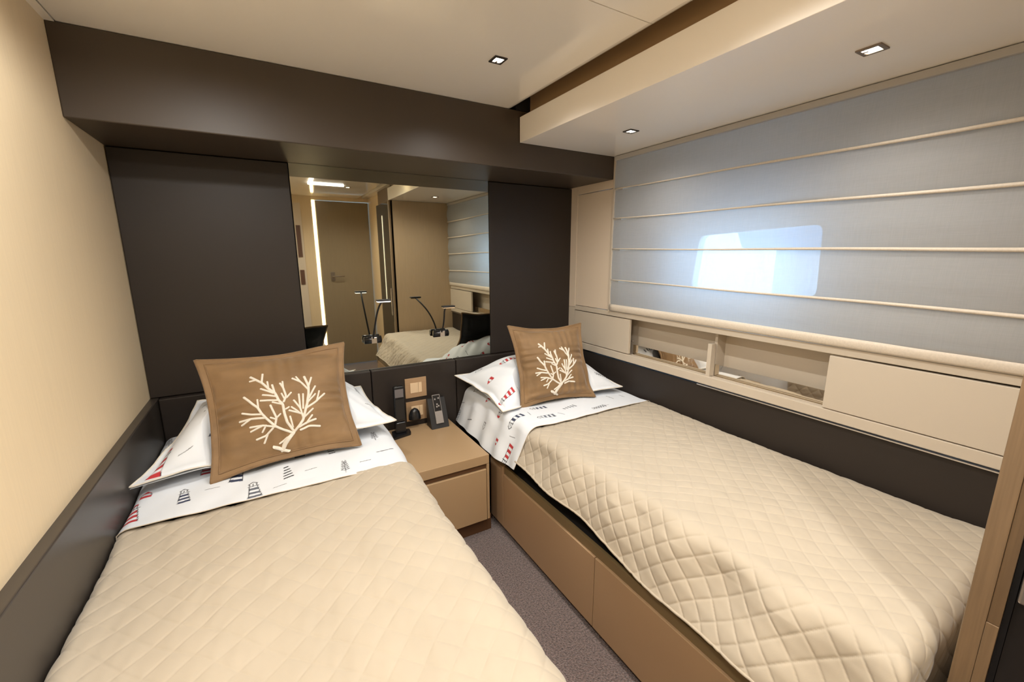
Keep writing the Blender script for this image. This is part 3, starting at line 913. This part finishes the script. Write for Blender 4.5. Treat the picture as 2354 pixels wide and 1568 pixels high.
# ------------------------------------------------------------------ coral cushions
CORAL = [(8.3,[(0.447,0.075),(0.477,0.124),(0.534,0.197)]),(7.2,[(0.405,0.109),(0.446,0.085),(0.488,0.057)]),(3.3,[(0.44,0.13),(0.491,0.161)]),(4.4,[(0.533,0.191),(0.489,0.222),(0.425,0.276),(0.374,0.356),(0.352,0.398),(0.331,0.452),(0.291,0.505),(0.253,0.563)]),(3.3,[(0.335,0.451),(0.337,0.512)]),(3.6,[(0.351,0.392),(0.286,0.41),(0.227,0.435)]),(3.9,[(0.374,0.356),(0.278,0.376),(0.203,0.378)]),(3.3,[(0.278,0.376),(0.213,0.346)]),(3.6,[(0.424,0.27),(0.35,0.303),(0.266,0.314)]),(3.3,[(0.35,0.303),(0.267,0.279)]),(3.1,[(0.34,0.252),(0.368,0.298)]),(3.6,[(0.41,0.262),(0.359,0.218),(0.299,0.206)]),(3.3,[(0.374,0.231),(0.343,0.164)]),(3.9,[(0.426,0.282),(0.442,0.338),(0.429,0.39),(0.416,0.443)]),(3.1,[(0.442,0.338),(0.47,0.361)]),(3.1,[(0.44,0.326),(0.406,0.348)]),(4.7,[(0.536,0.215),(0.506,0.284),(0.496,0.36),(0.495,0.435),(0.472,0.479),(0.456,0.546),(0.419,0.593),(0.381,0.666),(0.316,0.744)]),(3.9,[(0.381,0.666),(0.395,0.754)]),(3.3,[(0.348,0.705),(0.307,0.701)]),(3.3,[(0.419,0.593),(0.418,0.664)]),(3.9,[(0.455,0.54),(0.446,0.625)]),(3.6,[(0.442,0.549),(0.37,0.605)]),(3.6,[(0.462,0.513),(0.377,0.546)]),(3.6,[(0.472,0.479),(0.358,0.501)]),(3.3,[(0.495,0.435),(0.433,0.47)]),(3.9,[(0.503,0.458),(0.523,0.505),(0.513,0.584),(0.498,0.627)]),(3.3,[(0.513,0.584),(0.515,0.643)]),(3.3,[(0.526,0.491),(0.559,0.528)]),(3.1,[(0.51,0.482),(0.497,0.53)]),(3.1,[(0.51,0.394),(0.531,0.407)]),(3.3,[(0.539,0.238),(0.53,0.326)]),(4.7,[(0.544,0.2),(0.583,0.238),(0.612,0.279),(0.636,0.348),(0.66,0.419),(0.681,0.506),(0.689,0.571),(0.669,0.663)]),(3.6,[(0.689,0.571),(0.719,0.652)]),(3.9,[(0.68,0.546),(0.635,0.623),(0.585,0.661)]),(3.3,[(0.635,0.623),(0.611,0.675)]),(3.6,[(0.681,0.466),(0.739,0.566)]),(3.3,[(0.66,0.419),(0.73,0.494)]),(3.9,[(0.644,0.372),(0.732,0.427),(0.802,0.49)]),(3.3,[(0.732,0.427),(0.763,0.513)]),(3.6,[(0.615,0.303),(0.605,0.382),(0.57,0.455)]),(3.6,[(0.605,0.382),(0.61,0.503)]),(3.3,[(0.625,0.377),(0.64,0.502)]),(3.6,[(0.614,0.329),(0.532,0.376)]),(3.3,[(0.591,0.348),(0.549,0.403)]),(3.3,[(0.625,0.301),(0.693,0.359)]),(3.9,[(0.581,0.226),(0.629,0.25),(0.701,0.268)]),(3.3,[(0.628,0.244),(0.681,0.305)]),(3.9,[(0.588,0.2),(0.645,0.221),(0.724,0.205)])]

def cushion(label, corners, puff, seed, pull, coral_uv=(0, 0, 1)):
    """corners TL, TR, BR, BL (survey); front faces the camera side"""
    TL, TR, BR, BL = [np.array(p) for p in corners]
    c = [BL, BR, TR, TL]
    n = 150
    g0 = np.linspace(0, 1, n)
    nrm = np.cross(BR - BL, TL - BL); nrm /= np.linalg.norm(nrm)
    if nrm[1] > 0: nrm = -nrm                            # towards the room
    def surf(u, v, sign):
        au, av = 2 * u - 1, 2 * v - 1
        # pinched corners: the edges bow inward
        ue = u - np.sign(au) * np.abs(au) ** 2 * pull * (1 - av ** 2) ** 1.0
        ve = v - np.sign(av) * np.abs(av) ** 2 * pull * (1 - au ** 2) ** 1.0
        B = patch(c, ue, ve)
        w = .045
        ui, vi = np.clip((u - w) / (1 - 2 * w), 0, 1), np.clip((v - w) / (1 - 2 * w), 0, 1)
        body = (np.sin(np.pi * ui) ** .6) * (np.sin(np.pi * vi) ** .6)
        # gathers that run in from the seams
        edge_u = np.exp(-ui / .17) + np.exp(-(1 - ui) / .17)
        edge_v = np.exp(-vi / .17) + np.exp(-(1 - vi) / .17)
        gath = .0100 * edge_u * (np.sin(v * 62 + 2.2 * np.sin(v * 9 + seed)) * (.55 + .45 * np.sin(v * 13 + seed))) * (np.sin(np.pi * ui) ** .3) \
             + .0085 * edge_v * (np.sin(u * 55 + 2.4 * np.sin(u * 8 + seed)) * (.55 + .45 * np.sin(u * 11 + seed))) * (np.sin(np.pi * vi) ** .3)
        low = .006 * snoise(u, v, seed, 1.6) * body
        d = sign * (puff * body + .0035) + (gath + low) * (1 if sign > 0 else -1) * np.clip(body * 4, 0, 1)
        flangew = .006 * snoise(u, v, seed + 3, 2.4) * (1 - np.clip(body * 5, 0, 1))
        return B + nrm * (d + flangew)[..., None]
    u, v = np.meshgrid(g0, g0, indexing='ij')
    T = lambda A: np.stack([A[..., 0] * S, A[..., 1] * S, A[..., 2] * S + ZC], -1)
    F, K = T(surf(u, v, 1)), T(surf(u[::2, ::2], v[::2, ::2], -.8))
    r = root('throw_cushion', T(patch(c, np.array(.5), np.array(0.0)))); tag(r, label, 'cushion', 'brown coral cushions')
    e = np.dot(np.cross(F[76, 75] - F[75, 75], F[75, 76] - F[75, 75]), nrm) < 0
    fast_mesh('cushion_front', F, grid_faces(n, n), 'cushion_velvet', r, flip=e)
    fast_mesh('cushion_back', K, grid_faces(75, 75), 'cushion_black', r, flip=not e)
    ring = [tuple(p) for p in F[:-1:2, 0]] + [tuple(p) for p in F[-1, :-1:2]] + [tuple(p) for p in F[:0:-2, -1]] + [tuple(p) for p in F[0, :0:-2]]
    ring = [tuple(np.array(p) - nrm * .0035) for p in ring]
    v_, f_ = tube(ring, .0048, 7, closed=True)
    finish('flange_edge', v_, f_, 'cushion_piping', r, True)
    w = .045
    k = np.linspace(w, 1 - w, 90)
    sl = np.concatenate([np.stack([k, 0 * k + w], 1), np.stack([0 * k + 1 - w, k], 1)[1:], np.stack([k[::-1], 0 * k + 1 - w], 1)[1:], np.stack([0 * k + w, k[::-1]], 1)[1:-1]])
    SP = T(surf(sl[:, 0], sl[:, 1], 1)) + nrm * .0008
    v_, f_ = tube([tuple(p) for p in SP], .0026, 6, closed=True)
    finish('seam_piping', v_, f_, 'cushion_piping', r, True)
    # felt coral stitched on the front
    parts = []
    for hw, pts in CORAL:
        pts = np.array(pts)
        seg = np.linalg.norm(np.diff(pts, axis=0), axis=1); tt = np.concatenate([[0], np.cumsum(seg)])
        m_ = max(3, int(tt[-1] / .012)); t_ = np.linspace(0, tt[-1], m_)
        pu, pv = np.interp(t_, tt, pts[:, 0]), np.interp(t_, tt, pts[:, 1])
        q = T(surf(pu, pv, 1))
        d = np.gradient(q, axis=0); d /= np.linalg.norm(d, axis=1, keepdims=True) + 1e-9
        sd = np.cross(d, nrm); sd /= np.linalg.norm(sd, axis=1, keepdims=True) + 1e-9
        h = hw * .00105 * coral_uv[2]
        vs, fs = [], []
        prof = [(-1, -.5), (-.85, .9), (0, 1.35), (.85, .9), (1, -.5)]
        # rounded ends
        for i in range(m_):
            fct = 1.0
            for a_, b_ in prof:
                vs.append(tuple(q[i] + sd[i] * a_ * h * fct + nrm * b_ * .0022))
        kk = len(prof)
        for i in range(m_ - 1):
            for j in range(kk - 1):
                fs.append([i * kk + j, i * kk + j + 1, (i + 1) * kk + j + 1, (i + 1) * kk + j])
        # end caps as half discs
        for i, sg in ((0, -1), (m_ - 1, 1)):
            cidx = len(vs); vs.append(tuple(q[i] + nrm * .0028))
            ids = []
            for k_ in range(7):
                th = math.pi * k_ / 6
                ids.append(len(vs)); vs.append(tuple(q[i] + (sd[i] * math.cos(th) + d[i] * sg * math.sin(th)) * h + nrm * .0012))
            for k_ in range(6):
                fs.append([cidx, ids[k_], ids[k_ + 1]])
        parts.append((vs, fs))
    v_, f_ = join(parts)
    co = finish('coral_motif', v_, f_, 'coral_felt', r, True)
    co['label'] = 'white felt branching coral'
    return r

cushion('bigger tan brown velvet cushion with white coral on the left bed',
        CUSH_A, .060, 2, .050)
cushion('smaller tan brown velvet cushion with white coral on the window bed',
        CUSH_B, .055, 7, .060)

# ------------------------------------------------------------------ nightstand between the beds
ns = root('nightstand', V(.565, 1.74, ZF)); tag(ns, 'tan lacquered nightstand with one drawer between the beds', 'nightstand')
NX0, NX1, NYF = .394, .756, 1.503
box('top', (NX0, NX1, NYF, 1.974, -.882, -.840), 'nightstand_tan', ns, bev=.002)
box('body', (NX0, NX1 - .012, NYF + .012, 1.974, -1.146, -.8825), 'nightstand_tan', ns)
box('stile', (NX1 - .0115, NX1, NYF, 1.974, -1.146, -.8825), 'nightstand_tan', ns, bev=.001)
box('finger_groove', (NX0, NX1 - .014, NYF + .008, NYF + .0118, -.904, -.8828), 'groove_brown', ns)
box('drawer', (NX0, NX1 - .0145, NYF - .002, NYF + .0118, -1.146, -.906), 'nightstand_tan', ns, bev=.0015)
box('plinth', (NX0, NX1 + .02, NYF + .03, 1.974, ZF, -1.1465), 'groove_brown', ns)

# wall plates
def plate(zc, label, rocker):
    r = root('wall_plate', V(.592, 1.978, zc - .05)); tag(r, label, 'switch plate', 'bronze wall plates')
    box('cover', (.538, .646, 1.9715, 1.9775, zc - .050, zc + .050), 'plate_bronze', r, bev=.0015)
    box('rocker', (.563, .603, 1.9685, 1.9712, zc - .026, zc + .026), 'switch_cream', r, bev=.001)
    box('rocker', (.604, .621, 1.9685, 1.9712, zc - .026, zc + .026), 'switch_cream', r, bev=.001)
plate(-.644, 'upper bronze plate with cream rocker switches above the nightstand', True)
plate(-.764, 'lower bronze plate half hidden by a black plug', False)

# black plug in the lower plate
pg_ = root('charger_plug', V(.575, 1.955, -.81)); tag(pg_, 'black domed plug in the lower bronze plate', 'plug')
prof = []
vs, fs = [], []
rings = 9
for i in range(rings):
    t_ = i / (rings - 1)
    zz = -.795 + .058 * t_; rad = .030 * math.sqrt(max(1 - t_ ** 2.2, 0.0004))
    for k in range(20):
        th = 2 * math.pi * k / 20
        vs.append(V(.571 + rad * math.cos(th), 1.945 + rad * .75 * math.sin(th), zz))
for i in range(rings - 1):
    for k in range(20):
        fs.append([i * 20 + k, i * 20 + (k + 1) % 20, (i + 1) * 20 + (k + 1) % 20, (i + 1) * 20 + k])
fs += [list(range(20))[::-1], [(rings - 1) * 20 + k for k in range(20)]]
finish('housing', vs, fs, 'black_plastic', pg_, True)
v, f = tube([V(.571, 1.950, -.765), V(.571, 1.9680, -.765)], .014, 12); finish('plug_neck', v, f, 'black_matte', pg_, True)

# cordless handset standing in its charging cradle
ck = root('phone_cradle', V(.488, 1.885, -.840)); tag(ck, 'glossy black charging cradle on the nightstand by the left pillow', 'cradle')
v, f = polyprism(rounded_poly([V(.436, 1.845, 0)[:2], V(.528, 1.868, 0)[:2], V(.535, 1.925, 0)[:2], V(.450, 1.93, 0)[:2]], .012), 'xy', V(0, 0, -.8398)[2], V(0, 0, -.829)[2])
finish('base', v, f, 'black_plastic', ck)
box('socket', (.462, .510, 1.885, 1.925, -.8288, -.775), 'black_plastic', ck, bev=.006, seg=3)
hs = root('cordless_handset', V(.486, 1.89, -.775)); tag(hs, 'tall black cordless handset with grey screen standing in its cradle', 'phone')
box('body', (.461, .511, 1.888, 1.914, -.774, -.600), 'black_plastic', hs, bev=.008, seg=3)
box('screen', (.465, .505, 1.8865, 1.8879, -.652, -.612), 'screen_grey', hs, bev=.0003)
box('keypad', (.466, .506, 1.8865, 1.8879, -.760, -.662), 'black_matte', hs, bev=.0003)

# remote in its holder
hr = root('remote_holder', V(.672, 1.91, -.840)); tag(hr, 'black wedge holder for the remote on the nightstand', 'holder')
yzp = [(1.872, -.8398), (1.945, -.8398), (1.945, -.700), (1.930, -.700)]
v, f = polyprism([(y * S, z * S + ZC) for y, z in yzp], 'yz', .632 * S, .722 * S); finish('wedge', v, f, 'black_matte', hr)
rmt = root('remote_control', V(.675, 1.885, -.815)); tag(rmt, 'slim remote with black screen and silver lower half leaning upright', 'remote')
def slab(x0, x1, t0, t1, off0, off1, name, mt, parent):
    # lies on the wedge slope from (1.872,-.8398) to (1.930,-.700)
    a = np.array([1.872, -.8398]); b_ = np.array([1.930, -.700]); d = (b_ - a) / np.linalg.norm(b_ - a); nn = np.array([-d[1], d[0]])
    L = np.linalg.norm(b_ - a)
    vs = []
    for x in (x0, x1):
        for t_, o_ in ((t0, off0), (t1, off0), (t1, off1), (t0, off1)):
            p = a + d * t_ * L + nn * o_
            vs.append(V(x, p[0], p[1]))
    fs = [[0, 1, 2, 3][::-1], [4, 5, 6, 7], [0, 1, 5, 4], [1, 2, 6, 5], [2, 3, 7, 6], [3, 0, 4, 7]]
    return finish(name, vs, fs, mt, parent)
slab(.657, .695, .16, 1.10, .0003, .010, 'body', 'silver_plastic', rmt)
slab(.6585, .6925, .56, 1.08, .0101, .0112, 'screen', 'black_plastic', rmt)
for xx, t_ in ((.664, .93), (.682, .95), (.671, .76), (.678, .70), (.668, .68)):
    slab(xx, xx + .007, t_, t_ + .05, .0113, .0118, 'key', 'silver_plastic', rmt)

# ------------------------------------------------------------------ reading lamps on the mirror
def reading_lamp(bx, bz, hx, hy, hz, label, lit):
    r = root('reading_lamp', V(bx, 1.99, bz)); tag(r, label, 'lamp', 'gooseneck reading lamps')
    v, f = tube([V(bx - .038, 1.982, bz), V(bx + .038, 1.982, bz)], .0195, 16); finish('base', v, f, 'black_plastic', r, True)
    box('clamp', (bx - .008, bx + .016, 1.9645, 1.970, bz - .014, bz + .014), 'steel', r, bev=.001)
    p0 = np.array([bx, 1.965, bz + .010]); p3 = np.array([hx, hy, hz])
    p1 = p0 + np.array([0.0, -.075, .10]); p2 = p3 + np.array([-.012, .06, -.010])
    pts = []
    for k in range(24):
        t_ = k / 23
        q = (1 - t_) ** 3 * p0 + 3 * (1 - t_) ** 2 * t_ * p1 + 3 * (1 - t_) * t_ ** 2 * p2 + t_ ** 3 * p3
        pts.append(V(*q))
    v, f = tube(pts, .0045, 8); finish('stem', v, f, 'black_matte', r, True)
    box('head', (hx - .030, hx + .026, hy - .014, hy + .014, hz - .001, hz + .006), 'black_matte', r, bev=.002)
    box('diffuser', (hx - .028, hx + .024, hy - .013, hy + .012, hz - .0045, hz - .0012), lit, r, bev=.0008)
reading_lamp(.403, -.385, .415, 1.766, -.185, 'black gooseneck reading lamp on the mirror nearer the left bed', 'reading_glow')
reading_lamp(.735, -.386, .697, 1.766, -.228, 'black gooseneck reading lamp on the mirror nearer the window bed', 'switch_cream')
